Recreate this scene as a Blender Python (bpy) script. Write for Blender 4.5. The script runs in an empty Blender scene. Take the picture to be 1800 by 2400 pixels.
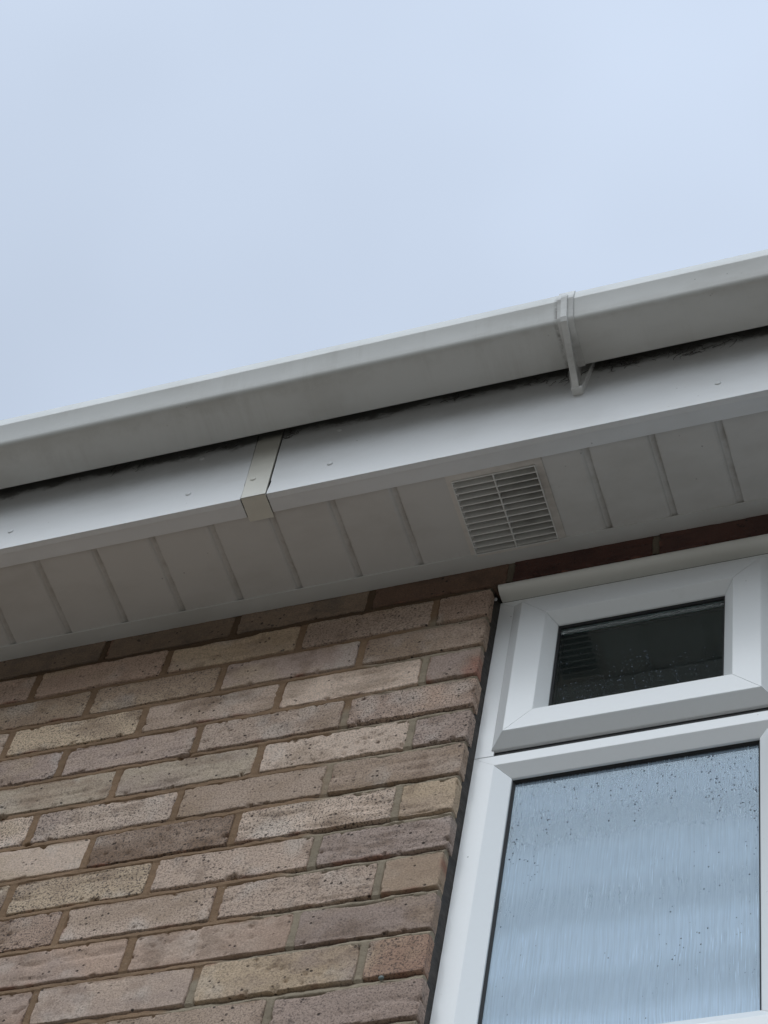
import bpy, bmesh, math, random
import numpy as np
from mathutils import Vector, Matrix
random.seed(7); rng = np.random.default_rng(7)
scn = bpy.context.scene
COL = scn.collection

# ------------------------------------------------------------------ camera
cam_d = bpy.data.cameras.new('camera'); cam = bpy.data.objects.new('camera', cam_d); COL.objects.link(cam)
M = Matrix(((0.94262854, 0.1906076, 0.27408062, 0.75422962), (0.30373293, -0.83038722, -0.46712245, -1.69936339), (0.13855596, 0.52357026, -0.84064049, -2.77178484), (0.0, 0.0, 0.0, 1.0)))
cam.matrix_world = M
cam_d.sensor_fit = 'VERTICAL'; cam_d.sensor_height = 36; cam_d.lens = 5210.24/2400*36
cam_d.clip_start = 0.05; cam_d.clip_end = 2000
scn.camera = cam

# ------------------------------------------------------------------ sky and light
w = bpy.data.worlds.new('World'); scn.world = w; w.use_nodes = True
nt = w.node_tree; nt.nodes.clear()
N = nt.nodes.new; L = nt.links.new
out = N('ShaderNodeOutputWorld'); bg = N('ShaderNodeBackground'); L(bg.outputs[0], out.inputs[0])
tc = N('ShaderNodeTexCoord'); sep = N('ShaderNodeSeparateXYZ'); L(tc.outputs['Generated'], sep.inputs[0])
# overcast dome: brighter cloud in front of the house (-y), duller over the roof (+y)
mr = N('ShaderNodeMapRange'); mr.interpolation_type = 'SMOOTHSTEP'
L(sep.outputs['Y'], mr.inputs['Value'])
mr.inputs['From Min'].default_value = -0.35; mr.inputs['From Max'].default_value = 0.27
mr.inputs['To Min'].default_value = 0.0; mr.inputs['To Max'].default_value = 1.0
mix = N('ShaderNodeMix'); mix.data_type = 'RGBA'; L(mr.outputs[0], mix.inputs['Factor'])
mix.inputs['A'].default_value = (1.66, 1.88, 2.13, 1); mix.inputs['B'].default_value = (0.61, 0.708, 0.868, 1)
noi = N('ShaderNodeTexNoise'); noi.inputs['Scale'].default_value = 3.2; noi.inputs['Detail'].default_value = 3; noi.inputs['Roughness'].default_value = .45
mp = N('ShaderNodeMapping'); mp.inputs['Location'].default_value = (2.3, .4, 1.1); L(tc.outputs['Generated'], mp.inputs[0]); L(mp.outputs[0], noi.inputs['Vector'])
mr2 = N('ShaderNodeMapRange'); L(noi.outputs['Fac'], mr2.inputs['Value'])
mr2.inputs['From Min'].default_value = .3; mr2.inputs['From Max'].default_value = .7; mr2.inputs['To Min'].default_value = .90; mr2.inputs['To Max'].default_value = 1.07
# brighter towards the right of the view
mr3 = N('ShaderNodeMapRange'); L(sep.outputs['X'], mr3.inputs['Value'])
mr3.inputs['From Min'].default_value = -.5; mr3.inputs['From Max'].default_value = .0; mr3.inputs['To Min'].default_value = .93; mr3.inputs['To Max'].default_value = 1.05
mul = N('ShaderNodeMath'); mul.operation = 'MULTIPLY'; L(mr2.outputs[0], mul.inputs[0]); L(mr3.outputs[0], mul.inputs[1])
# trees and houses round about keep the light near the horizon low
mr4 = N('ShaderNodeMapRange'); mr4.interpolation_type = 'SMOOTHSTEP'; L(sep.outputs['Z'], mr4.inputs['Value'])
mr4.inputs['From Min'].default_value = .24; mr4.inputs['From Max'].default_value = .60; mr4.inputs['To Min'].default_value = .01; mr4.inputs['To Max'].default_value = 1.0
mulb = N('ShaderNodeMath'); mulb.operation = 'MULTIPLY'; L(mul.outputs[0], mulb.inputs[0]); L(mr4.outputs[0], mulb.inputs[1]); mul = mulb
vm = N('ShaderNodeVectorMath'); vm.operation = 'SCALE'; L(mix.outputs['Result'], vm.inputs[0]); L(mul.outputs[0], vm.inputs['Scale'])
L(vm.outputs[0], bg.inputs['Color']); bg.inputs['Strength'].default_value = 1.0

sd = bpy.data.lights.new('sun', 'SUN'); sun = bpy.data.objects.new('sun', sd); COL.objects.link(sun)
sd.energy = 0.6; sd.angle = math.radians(45); sd.color = (1, .97, .93)
sun.rotation_euler = Vector((0.15, 0.66, -0.74)).to_track_quat('-Z', 'Y').to_euler()
sun.location = (0, -6, 8)
scn.view_settings.view_transform = 'Standard'; scn.view_settings.look = 'None'
scn.view_settings.exposure = 0; scn.view_settings.gamma = 1

# ------------------------------------------------------------------ helpers
def tag(o, label=None, cat=None, group=None, kind=None):
    if label: o['label'] = label
    if cat: o['category'] = cat
    if group: o['group'] = group
    if kind: o['kind'] = kind
    return o
def empty(name, loc=(0, 0, 0)):
    o = bpy.data.objects.new(name, None); COL.objects.link(o); o.location = loc; o.empty_display_size = .05
    return o
def obj(name, verts, faces, mat, parent=None, smooth=False, loc=None, cols=None):
    me = bpy.data.meshes.new(name)
    me.from_pydata([tuple(v) for v in verts], [], [tuple(f) for f in faces])
    me.update()
    if mat: me.materials.append(mat)
    if smooth:
        me.polygons.foreach_set('use_smooth', [True]*len(me.polygons))
    if cols is not None:
        at = me.color_attributes.new('tint', 'FLOAT_COLOR', 'POINT')
        at.data.foreach_set('color', np.asarray(cols, dtype=np.float32).ravel())
    o = bpy.data.objects.new(name, me); COL.objects.link(o)
    if parent:
        o.parent = parent
        o.matrix_parent_inverse = Matrix.Translation(parent.location).inverted()
    return o
class MB:
    def __init__(s): s.v = []; s.f = []
    def add(s, v, f):
        n = len(s.v); s.v += [tuple(p) for p in v]; s.f += [tuple(n+i for i in q) for q in f]
    def box(s, x0, x1, y0, y1, z0, z1, bev=0):
        if bev <= 0:
            v = [(x, y, z) for x in (x0, x1) for y in (y0, y1) for z in (z0, z1)]
            s.add(v, [(0,1,3,2),(4,6,7,5),(0,4,5,1),(2,3,7,6),(0,2,6,4),(1,5,7,3)])
        else:
            bm = bmesh.new(); bmesh.ops.create_cube(bm, size=1)
            for q in bm.verts: q.co = Vector(((x0+x1)/2+q.co.x*(x1-x0), (y0+y1)/2+q.co.y*(y1-y0), (z0+z1)/2+q.co.z*(z1-z0)))
            bmesh.ops.bevel(bm, geom=bm.edges[:], offset=bev, segments=2, affect='EDGES')
            s.bm(bm)
    def bm(s, bm):
        bm.verts.ensure_lookup_table(); bm.verts.index_update()
        s.add([q.co[:] for q in bm.verts], [[q.index for q in f.verts] for f in bm.faces]); bm.free()
    def extrude_x(s, prof, x0, x1, zf=None, nx=1, closed=True):
        """prof: list of (y,z) polygon; extruded from x0 to x1 (zf(x) adds a z offset)"""
        n = len(prof); v = []
        for k in range(nx+1):
            x = x0+(x1-x0)*k/nx; dz = zf(x) if zf else 0
            v += [(x, y, z+dz) for y, z in prof]
        f = []
        for k in range(nx):
            for i in range(n if closed else n-1):
                j = (i+1) % n
                f.append((k*n+i, k*n+j, (k+1)*n+j, (k+1)*n+i))
        if closed:
            f.append(tuple(range(n-1, -1, -1))); f.append(tuple(nx*n+i for i in range(n)))
        s.add(v, f)
    def prism(s, poly, axis, a0, a1):
        """poly 2d in the other two axes (in order), extruded along axis a0..a1"""
        n = len(poly)
        def P(p, a):
            return {'x': (a, p[0], p[1]), 'y': (p[0], a, p[1]), 'z': (p[0], p[1], a)}[axis]
        v = [P(p, a0) for p in poly]+[P(p, a1) for p in poly]
        f = [tuple(range(n-1, -1, -1)), tuple(range(n, 2*n))]+[(i, (i+1) % n, n+(i+1) % n, n+i) for i in range(n)]
        s.add(v, f)
    def build(s, name, mat, parent=None, smooth=False, autos=None):
        o = obj(name, s.v, s.f, mat, parent, smooth)
        bm = bmesh.new(); bm.from_mesh(o.data); bmesh.ops.recalc_face_normals(bm, faces=bm.faces[:])
        if autos is not None:
            for e in bm.edges:
                if len(e.link_faces) == 2 and e.calc_face_angle(0) > math.radians(autos): e.smooth = False
            for f in bm.faces: f.smooth = True
        bm.to_mesh(o.data); bm.free()
        return o

# vectorised value noise -------------------------------------------------
_P = rng.random((257, 257))
def vnoise(x, y):
    xi = np.floor(x).astype(int); yi = np.floor(y).astype(int); fx = x-xi; fy = y-yi
    fx = fx*fx*(3-2*fx); fy = fy*fy*(3-2*fy)
    a = _P[xi % 257, yi % 257]; b = _P[(xi+1) % 257, yi % 257]; c = _P[xi % 257, (yi+1) % 257]; d = _P[(xi+1) % 257, (yi+1) % 257]
    return (a*(1-fx)+b*fx)*(1-fy)+(c*(1-fx)+d*fx)*fy
def fbm(x, y, s, o=3):
    t = 0; a = .5; n = 0
    for k in range(o):
        t = t+a*vnoise(x*s+17.3*k, y*s+9.1*k); n += a; a *= .5; s *= 2.1
    return t/n          # 0..1

# ------------------------------------------------------------------ materials
def mat(name):
    m = bpy.data.materials.new(name); m.use_nodes = True; t = m.node_tree
    b = t.nodes['Principled BSDF']
    return m, t, b
def nd(t, typ, **kw):
    n = t.nodes.new(typ)
    for k, v in kw.items():
        if k in n.inputs.keys() if hasattr(n.inputs, 'keys') else False: n.inputs[k].default_value = v
        else: setattr(n, k, v)
    return n
def objco(t, scale=(1, 1, 1)):
    g = t.nodes.new('ShaderNodeNewGeometry'); m = t.nodes.new('ShaderNodeMapping'); m.inputs['Scale'].default_value = scale
    t.links.new(g.outputs['Position'], m.inputs[0]); return m.outputs[0]
def noise(t, vec, scale, detail=4, rough=.6):
    n = t.nodes.new('ShaderNodeTexNoise'); n.inputs['Scale'].default_value = scale; n.inputs['Detail'].default_value = detail; n.inputs['Roughness'].default_value = rough
    t.links.new(vec, n.inputs['Vector']); return n.outputs['Fac']
def rmap(t, v, a, b, c, d, smooth=False):
    n = t.nodes.new('ShaderNodeMapRange')
    if smooth: n.interpolation_type = 'SMOOTHSTEP'
    t.links.new(v, n.inputs[0])
    for i, q in enumerate((a, b, c, d)): n.inputs[i+1].default_value = q
    return n.outputs[0]
def mth(t, op, a, b=None):
    n = t.nodes.new('ShaderNodeMath'); n.operation = op
    for i, q in enumerate((a, b)):
        if q is None: continue
        if hasattr(q, 'is_linked'): t.links.new(q, n.inputs[i])
        else: n.inputs[i].default_value = q
    return n.outputs[0]
def mixc(t, f, a, b, mode='MIX'):
    n = t.nodes.new('ShaderNodeMix'); n.data_type = 'RGBA'; n.blend_type = mode
    for i, q in (('Factor', f), ('A', a), ('B', b)):
        s = n.inputs[i] if i == 'Factor' else [k for k in n.inputs if k.name == i and k.type == 'RGBA'][0]
        if hasattr(q, 'is_linked'): t.links.new(q, s)
        else: s.default_value = q if not isinstance(q, tuple) or len(q) == 4 else (*q, 1)
    return [o for o in n.outputs if o.type == 'RGBA'][0]
def bump(t, b, h, strength, dist):
    n = t.nodes.new('ShaderNodeBump'); n.inputs['Strength'].default_value = strength; n.inputs['Distance'].default_value = dist
    t.links.new(h, n.inputs['Height']); t.links.new(n.outputs[0], b.inputs['Normal']); return n

def pvc(name, col, dirt=(.30, .28, .24), amt=.35, rough=.38, speck=.5, extra=None, clean=False):
    m, t, b = mat(name)
    p = objco(t)
    big = noise(t, objco(t, (1, 2, 2)), 5, 5, .6)
    fine = noise(t, p, 160, 3, .6)
    c = mixc(t, mth(t, 'MULTIPLY', rmap(t, big, .42, .75, 0, 1, True), amt), col, dirt)
    c = mixc(t, rmap(t, fine, .3, .7, 0, .05), c, tuple(q*.75 for q in col))
    # scattered specks of grime
    v = t.nodes.new('ShaderNodeTexVoronoi'); v.inputs['Scale'].default_value = 42; t.links.new(p, v.inputs['Vector'])
    sp = rmap(t, v.outputs['Distance'], .035, .07, 1, 0)
    gate = rmap(t, noise(t, p, 9, 2, .5), .55, .62, 0, 1)
    c = mixc(t, mth(t, 'MULTIPLY', mth(t, 'MULTIPLY', sp, gate), speck), c, (.10, .09, .08))
    if extra: c = extra(t, p, c)
    t.links.new(c, b.inputs['Base Color'])
    if clean: b.inputs['Roughness'].default_value = rough; return m
    t.links.new(rmap(t, noise(t, p, 12, 2, .5), .3, .7, rough-.03, rough+.06), b.inputs['Roughness'])
    bump(t, b, noise(t, p, 25, 2, .5), .06, .0006)
    return m

def fascia_grime_dark_top(t, p, c):
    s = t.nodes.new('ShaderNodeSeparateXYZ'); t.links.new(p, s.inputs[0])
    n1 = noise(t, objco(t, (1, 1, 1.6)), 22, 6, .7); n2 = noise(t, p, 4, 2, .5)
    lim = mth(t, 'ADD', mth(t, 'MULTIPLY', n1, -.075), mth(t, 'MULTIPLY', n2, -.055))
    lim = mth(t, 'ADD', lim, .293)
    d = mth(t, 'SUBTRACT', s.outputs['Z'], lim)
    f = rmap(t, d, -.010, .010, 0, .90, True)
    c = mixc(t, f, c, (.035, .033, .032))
    f2 = rmap(t, mth(t, 'ADD', s.outputs['Z'], mth(t, 'MULTIPLY', n1, .06)), .16, .25, 0, .45, True)  # board tone also darkens smoothly towards the top
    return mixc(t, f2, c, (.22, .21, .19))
def soffit_dirt(t, p, c):
    s = t.nodes.new('ShaderNodeSeparateXYZ'); t.links.new(p, s.inputs[0])
    g = mth(t, 'FRACT', mth(t, 'DIVIDE', mth(t, 'SUBTRACT', s.outputs['X'], .1625-.0992*30), .0992))
    near = mth(t, 'MAXIMUM', rmap(t, g, 0, .03, .8, 0, True), rmap(t, g, .86, 1.0, 0, 1, True))
    n = rmap(t, noise(t, p, 40, 5, .7), .42, .62, 0, 1)
    return mixc(t, mth(t, 'MULTIPLY', mth(t, 'MULTIPLY', near, n), .45), c, (.26, .22, .18))
def gutter_dirt(t, p, c):
    s = t.nodes.new('ShaderNodeSeparateXYZ'); t.links.new(p, s.inputs[0])
    runs = rmap(t, noise(t, objco(t, (1, .08, .08)), 26, 5, .75), .50, .72, 0, 1, True)
    patch = rmap(t, noise(t, objco(t, (.5, 2, 2)), 7, 3, .6), .42, .62, 0, 1, True)
    c = mixc(t, mth(t, 'MULTIPLY', mth(t, 'MULTIPLY', runs, patch), .16), c, (.30, .285, .24))
    # green-grey bloom along the arris where water hangs
    zz = mth(t, 'ADD', s.outputs['Z'], mth(t, 'MULTIPLY', noise(t, p, 30, 4, .7), .016))
    band = mth(t, 'MULTIPLY', rmap(t, zz, .228, .236, 0, 1, True), rmap(t, zz, .240, .252, 1, 0, True))
    c = mixc(t, mth(t, 'MULTIPLY', band, .18), c, (.20, .19, .14))
    # soot held against the clip
    dx = mth(t, 'ABSOLUTE', mth(t, 'SUBTRACT', mth(t, 'ADD', s.outputs['X'], mth(t, 'MULTIPLY', s.outputs['Y'], 0)), .1365))
    n = rmap(t, noise(t, p, 70, 4, .7), .36, .58, 0, 1)
    return mixc(t, mth(t, 'MULTIPLY', mth(t, 'MULTIPLY', rmap(t, dx, .0, .0065, 1, 0, True), n), .75), c, (.10, .09, .075))
M_gutter = pvc('gutter_upvc', (.60, .605, .585), amt=.30, rough=.42, extra=gutter_dirt)
M_fascia = pvc('fascia_upvc', (.70, .71, .715), amt=.16, rough=.33, extra=fascia_grime_dark_top)
M_soffit = pvc('soffit_upvc', (.59, .575, .55), amt=.28, rough=.42, extra=soffit_dirt)
M_trim = pvc('trim_upvc', (.58, .575, .55), amt=.25, rough=.42)
M_cream = pvc('cream_upvc', (.66, .64, .565), amt=.25, rough=.33, extra=fascia_grime_dark_top)
M_bracket = pvc('bracket_upvc', (.72, .72, .70), dirt=(.16, .15, .13), amt=.65, rough=.5)
M_louvre_shade = pvc('louvre_shade_upvc', (.50, .49, .46), dirt=(.12, .11, .09), amt=.8, rough=.6)  # darker, dirtier vent plastic: shade between the blades put into the colour
M_vent = pvc('vent_upvc', (.70, .69, .66), dirt=(.3, .28, .24), amt=.3, rough=.45)
M_win = pvc('window_upvc', (.85, .87, .88), amt=.0, rough=.22, speck=.5, clean=True)
def frame_grime(t, p, c):
    n = rmap(t, noise(t, p, 26, 5, .75), .60, .74, 0, 1)
    big = rmap(t, noise(t, p, 5, 2, .5), .45, .6, 0, 1)
    return mixc(t, mth(t, 'MULTIPLY', mth(t, 'MULTIPLY', n, big), .16), c, (.45, .43, .38))
M_win = pvc('window_upvc', (.86, .88, .885), amt=.0, rough=.22, speck=.7, clean=True, extra=frame_grime)
M_headtrim = pvc('head_trim_upvc', (.72, .71, .66), amt=.2, rough=.38)

def simple(name, col, rough=.6, bumpamt=.3, var=.25, sc=60, bd=.001):
    m, t, b = mat(name); p = objco(t); n = noise(t, p, sc, 5, .6)
    t.links.new(mixc(t, rmap(t, n, .3, .7, 0, 1), tuple(q*(1-var) for q in col), tuple(q*(1+var) for q in col)), b.inputs['Base Color'])
    b.inputs['Roughness'].default_value = rough; bump(t, b, n, bumpamt, bd); return m
M_gasket = simple('black_rubber', (.012, .012, .013), .6)
M_seal = simple('dark_sealant', (.030, .024, .020), .6, 1.0, .85, 40, .003)
M_blob = simple('white_filler', (.5, .5, .5), .7)
M_dark = simple('dark_void', (.015, .015, .015), .9)
M_spacer = simple('aluminium_spacer', (.16, .16, .165), .35)
M_room = simple('room_plaster', (.10, .10, .10), .9, .1, .1, 3)
M_ground = simple('paving', (.182, .163, .138), .9, .3, .15, 2.0, .01)
M_roof = simple('roof_tile', (.10, .07, .06), .9, .5, .3, 30)
M_teal = simple('grey_plug', (.16, .19, .18), .6)
M_web = simple('grey_cobweb', (.09, .085, .08), .95)

def glass(name, veil, refl=(.78, .91, 1.0), vcol=(.66, .82, .98)):
    m = bpy.data.materials.new(name); m.use_nodes = True; t = m.node_tree; t.nodes.clear()
    o = t.nodes.new('ShaderNodeOutputMaterial')
    p = objco(t); s = t.nodes.new('ShaderNodeSeparateXYZ'); t.links.new(p, s.inputs[0])
    tr = t.nodes.new('ShaderNodeBsdfTransparent'); tr.inputs[0].default_value = (.93, .95, .96, 1)
    gl = t.nodes.new('ShaderNodeBsdfGlossy'); gl.inputs['Roughness'].default_value = .0; gl.inputs['Color'].default_value = (*refl, 1)
    fr = t.nodes.new('ShaderNodeFresnel'); fr.inputs['IOR'].default_value = 1.68
    # run marks: fine vertical threads of water
    wob = t.nodes.new('ShaderNodeTexNoise'); wob.inputs['Scale'].default_value = 14; t.links.new(p, wob.inputs['Vector'])
    xx = mth(t, 'ADD', s.outputs['X'], mth(t, 'MULTIPLY', wob.outputs['Fac'], .006))
    cmb = t.nodes.new('ShaderNodeCombineXYZ'); t.links.new(mth(t, 'MULTIPLY', xx, 430), cmb.inputs[0]); t.links.new(mth(t, 'MULTIPLY', s.outputs['Z'], 11), cmb.inputs[2])
    st = t.nodes.new('ShaderNodeTexNoise'); st.inputs['Scale'].default_value = 1; st.inputs['Detail'].default_value = 2; t.links.new(cmb.outputs[0], st.inputs['Vector'])
    cmb2 = t.nodes.new('ShaderNodeCombineXYZ'); t.links.new(mth(t, 'MULTIPLY', xx, 560), cmb2.inputs[0]); t.links.new(mth(t, 'MULTIPLY', s.outputs['Z'], 17), cmb2.inputs[2])
    st2 = t.nodes.new('ShaderNodeTexNoise'); st2.inputs['Scale'].default_value = 1; st2.inputs['Detail'].default_value = 1; t.links.new(cmb2.outputs[0], st2.inputs['Vector'])
    bm_ = t.nodes.new('ShaderNodeBump'); bm_.inputs['Strength'].default_value = .08; bm_.inputs['Distance'].default_value = .0006
    t.links.new(st.outputs['Fac'], bm_.inputs['Height']); t.links.new(bm_.outputs[0], gl.inputs['Normal'])
    mx = t.nodes.new('ShaderNodeMixShader'); t.links.new(fr.outputs[0], mx.inputs[0]); t.links.new(tr.outputs[0], mx.inputs[1]); t.links.new(gl.outputs[0], mx.inputs[2])
    if veil > 0:
        df = t.nodes.new('ShaderNodeBsdfDiffuse'); df.inputs[0].default_value = (*vcol, 1)
        # condensation film; its pale bands also paint in the sky reflection
        zz = mth(t, 'ADD', s.outputs['Z'], mth(t, 'MULTIPLY', noise(t, objco(t, (1, 1, .4)), 6, 2, .5), .055))
        zz = mth(t, 'ADD', zz, mth(t, 'MULTIPLY', s.outputs['X'], .02))
        ph = mth(t, 'SINE', mth(t, 'MULTIPLY', mth(t, 'ADD', zz, .006), 2*math.pi/.155))
        band = rmap(t, ph, -1, .7, 0, 1, True)
        low = rmap(t, s.outputs['Z'], -.95, -.45, 1.0, .35)
        dens = mth(t, 'MULTIPLY', mth(t, 'ADD', mth(t, 'MULTIPLY', band, .36), .60), low)
        stv = rmap(t, st.outputs['Fac'], .36, .64, .86, 1.14)
        st2v = mth(t, 'ADD', rmap(t, st2.outputs['Fac'], .645, .70, 0, .9), rmap(t, st2.outputs['Fac'], .28, .36, -.45, 0))
        gate = rmap(t, noise(t, objco(t, (1, 1, 1)), 9, 3, .6), .42, .62, .1, 1)
        f = mth(t, 'ADD', mth(t, 'MULTIPLY', mth(t, 'MULTIPLY', dens, stv), veil), mth(t, 'MULTIPLY', mth(t, 'MULTIPLY', st2v, gate), veil*.48))
        cl = t.nodes.new('ShaderNodeClamp'); t.links.new(f, cl.inputs[0])
        m2 = t.nodes.new('ShaderNodeMixShader'); t.links.new(cl.outputs[0], m2.inputs[0]); t.links.new(mx.outputs[0], m2.inputs[1]); t.links.new(df.outputs[0], m2.inputs[2])
        mx = m2
    t.links.new(mx.outputs[0], o.inputs[0]); return m
M_glass_clear = glass('window_glass', 0)
M_glass_wet = glass('wet_window_glass', .78)
M_glass_top = glass('sash_glass', .05, (.85, .93, .92), (.62, .70, .66))
M_water = bpy.data.materials.new('water'); M_water.use_nodes = True
_b = M_water.node_tree.nodes['Principled BSDF']; _b.inputs['IOR'].default_value = 1.33; _b.inputs['Roughness'].default_value = .05; _b.inputs['Base Color'].default_value = (.10, .12, .15, 1)

# brick: tint per vertex (each brick was fired its own colour), grit and pits from noise
M_brick, t, b = mat('buff_brick')
at = t.nodes.new('ShaderNodeAttribute'); at.attribute_name = 'tint'
p = objco(t)
grit = noise(t, p, 330, 2, .8); grit2 = noise(t, p, 900, 1, .5)
med = noise(t, p, 38, 5, .7)
c = mixc(t, rmap(t, med, .3, .7, 0, .35), at.outputs['Color'], mixc(t, 1.0, at.outputs['Color'], (.80, .74, .68), 'MULTIPLY'))
c = mixc(t, mth(t, 'MULTIPLY', rmap(t, grit, .50, .36, 0, 1.0), at.outputs['Alpha']), c, (.075, .06, .055))
c = mixc(t, rmap(t, grit, .56, .70, 0, .45), c, mixc(t, 1.0, c, (1.55, 1.55, 1.55), 'MULTIPLY'))
v = t.nodes.new('ShaderNodeTexVoronoi'); v.inputs['Scale'].default_value = 95; v.inputs['Randomness'].default_value = 1; t.links.new(p, v.inputs['Vector'])
pit = mth(t, 'MULTIPLY', rmap(t, v.outputs['Distance'], .13, .24, 1, 0), rmap(t, noise(t, p, 24, 3, .6), .50, .58, 0, 1))
c = mixc(t, mth(t, 'MULTIPLY', pit, .85), c, (.035, .028, .025))
t.links.new(c, b.inputs['Base Color']); b.inputs['Roughness'].default_value = .92; b.inputs['Specular IOR Level'].default_value = .25
hgt = mth(t, 'SUBTRACT', mth(t, 'ADD', mth(t, 'MULTIPLY', grit, .8), mth(t, 'MULTIPLY', med, 1.2)), mth(t, 'MULTIPLY', pit, 1.4))
bump(t, b, hgt, .75, .0014)
M_mortar, t, b = mat('mortar')
at = t.nodes.new('ShaderNodeAttribute'); at.attribute_name = 'tint'
p = objco(t); g = noise(t, p, 380, 3, .7); md = noise(t, p, 60, 4, .6)
c = mixc(t, rmap(t, g, .42, .3, 0, .5), at.outputs['Color'], (.08, .065, .05))
c = mixc(t, rmap(t, g, .66, .74, 0, .5), c, (.55, .52, .46))
c = mixc(t, rmap(t, md, .3, .7, 0, .35), c, mixc(t, 1.0, c, (.65, .62, .6), 'MULTIPLY'))
t.links.new(c, b.inputs['Base Color']); b.inputs['Roughness'].default_value = .95; b.inputs['Specular IOR Level'].default_value = .2
bump(t, b, mth(t, 'ADD', g, md), .8, .0012)

# ------------------------------------------------------------------ ground and room behind
g = MB(); GZ = -4.3
g.add([(-250, -250, GZ), (250, -250, GZ), (250, 250, GZ), (-250, 250, GZ)], [(0, 1, 2, 3)])
tag(g.build('ground', M_ground), kind='structure')

# ------------------------------------------------------------------ brick wall
WX0, WX1 = -3.0, 3.0              # wall extent
JX = -0.028                       # left jamb of the window opening
OX1 = 1.178                       # right jamb
ZT = 0.078                        # top of the highest course
PAL = dict(
    pg=(0.495, 0.380, 0.304), pk=(0.454, 0.329, 0.257), bf=(0.510, 0.394, 0.281), lb=(0.653, 0.510, 0.364), gg=(0.484, 0.397, 0.308),
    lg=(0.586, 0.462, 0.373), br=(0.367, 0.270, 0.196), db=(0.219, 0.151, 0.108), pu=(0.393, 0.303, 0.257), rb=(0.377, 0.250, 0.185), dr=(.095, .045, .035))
# bottoms of the courses measured down from the head of the window
ZB = {0: .001, 1: -.0750, 2: -.1497, 3: -.2240, 4: -.2990, 5: -.3740, 6: -.4500, 7: -.5270, 8: -.6015, 9: -.6775, 10: -.7530, 11: -.8300}
for n in range(12, 60): ZB[n] = -.8300-.0755*(n-11)
COLS = {0: ['dr', 'br', 'br', 'gg', 'br', 'br'], 1: ['pk', 'pg', 'bf', 'pk', 'pk', 'br'], 2: ['br', 'pu', 'br', 'br', 'pg'],
        3: ['pu', 'lg', 'pg', 'lb', 'lg', 'br'], 4: ['pk', 'pg', 'pu', 'pu', 'bf'], 5: ['pu', 'lg', 'gg', 'gg', 'pg'],
        6: ['br', 'br', 'lg', 'lg', 'pg'], 7: ['bf', 'lg', 'db', 'lg', 'pg'], 8: ['pu', 'pg', 'bf', 'bf', 'pk'],
        9: ['br', 'pg', 'pg', 'pk', 'bf'], 10: ['pu', 'pk', 'pk', 'bf', 'bf'], 11: ['rb', 'bf', 'pg', 'pk', 'pg'],
        12: ['pu', 'pg', 'pk', 'bf', 'pg'], 13: ['br', 'pg', 'pk', 'bf', 'pg']}
# left (bottom-left) arrises measured for some bricks; others follow the bond
MEAS = {1: [-.1085, -.3225, -.5460, -.7725], 2: [-.2141, -.4387, -.6561], 3: [-.106, -.3306, -.5504, -.7744], 4: [-.2139, -.4438, -.6613],
        5: [-.1065, -.3334, -.5551], 6: [-.2168, -.4409, -.6662], 7: [-.105, -.3368, -.5564], 8: [-.2078, -.4418, -.6567],
        9: [-.108, -.3299, -.5544], 10: [-.2102, -.4370], 11: [-.107, -.3280, -.5526], 12: [-.2162, -.441]}
bricks = []      # x0,x1,z0,z1,colour key,course,index,detail
for n in range(0, 56):
    zb = ZB[n]; zt = min(ZB[n-1]-.0120, ZT) if n else ZT-.010
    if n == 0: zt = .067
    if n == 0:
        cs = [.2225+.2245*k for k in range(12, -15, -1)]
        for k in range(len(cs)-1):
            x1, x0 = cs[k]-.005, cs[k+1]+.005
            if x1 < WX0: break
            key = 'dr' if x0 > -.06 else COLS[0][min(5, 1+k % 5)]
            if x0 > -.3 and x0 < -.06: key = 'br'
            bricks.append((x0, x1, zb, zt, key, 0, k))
        continue
    opening = zt > -1.06
    xr = JX if opening else None
    lefts = list(MEAS.get(n, []))
    if not lefts: lefts = [JX-.2125+.0 if n % 2 == 0 else JX-.1025+.025]
    if not opening:
        # full-width course
        x = JX-.2125 if n % 2 == 0 else JX-.100
        xs = []
        q = x
        while q > WX0: xs.append(q); q -= .225
        q = x+.225
        while q < WX1: xs.append(q); q += .225
        for k, q in enumerate(sorted(xs, reverse=True)):
            bricks.append((q, q+.215, zb, zt, random.choice(['pg', 'pk', 'bf', 'lg', 'br', 'pu', 'gg']), n, k))
        continue
    while lefts[-1] > WX0: lefts.append(lefts[-1]-.225)
    pr = JX+random.uniform(-.0015, .0015); cc = COLS.get(n, [])
    for k, x0 in enumerate(lefts):
        x1 = pr; pr = x0-random.uniform(.0095, .0125)
        key = cc[k] if k < len(cc) else random.choice(['pg', 'pk', 'bf', 'lg', 'br', 'pu', 'gg'])
        bricks.append((x0, x1, zb, zt, key, n, k))
    # right of the window
    q = OX1
    q1 = q+(.1025 if n % 2 else .215)
    while q < WX1:
        bricks.append((q, q1, zb, zt, random.choice(['pg', 'pk', 'bf', 'lg', 'br', 'pu', 'gg']), n, 99))
        q = q1+.010; q1 = q+.215

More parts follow.
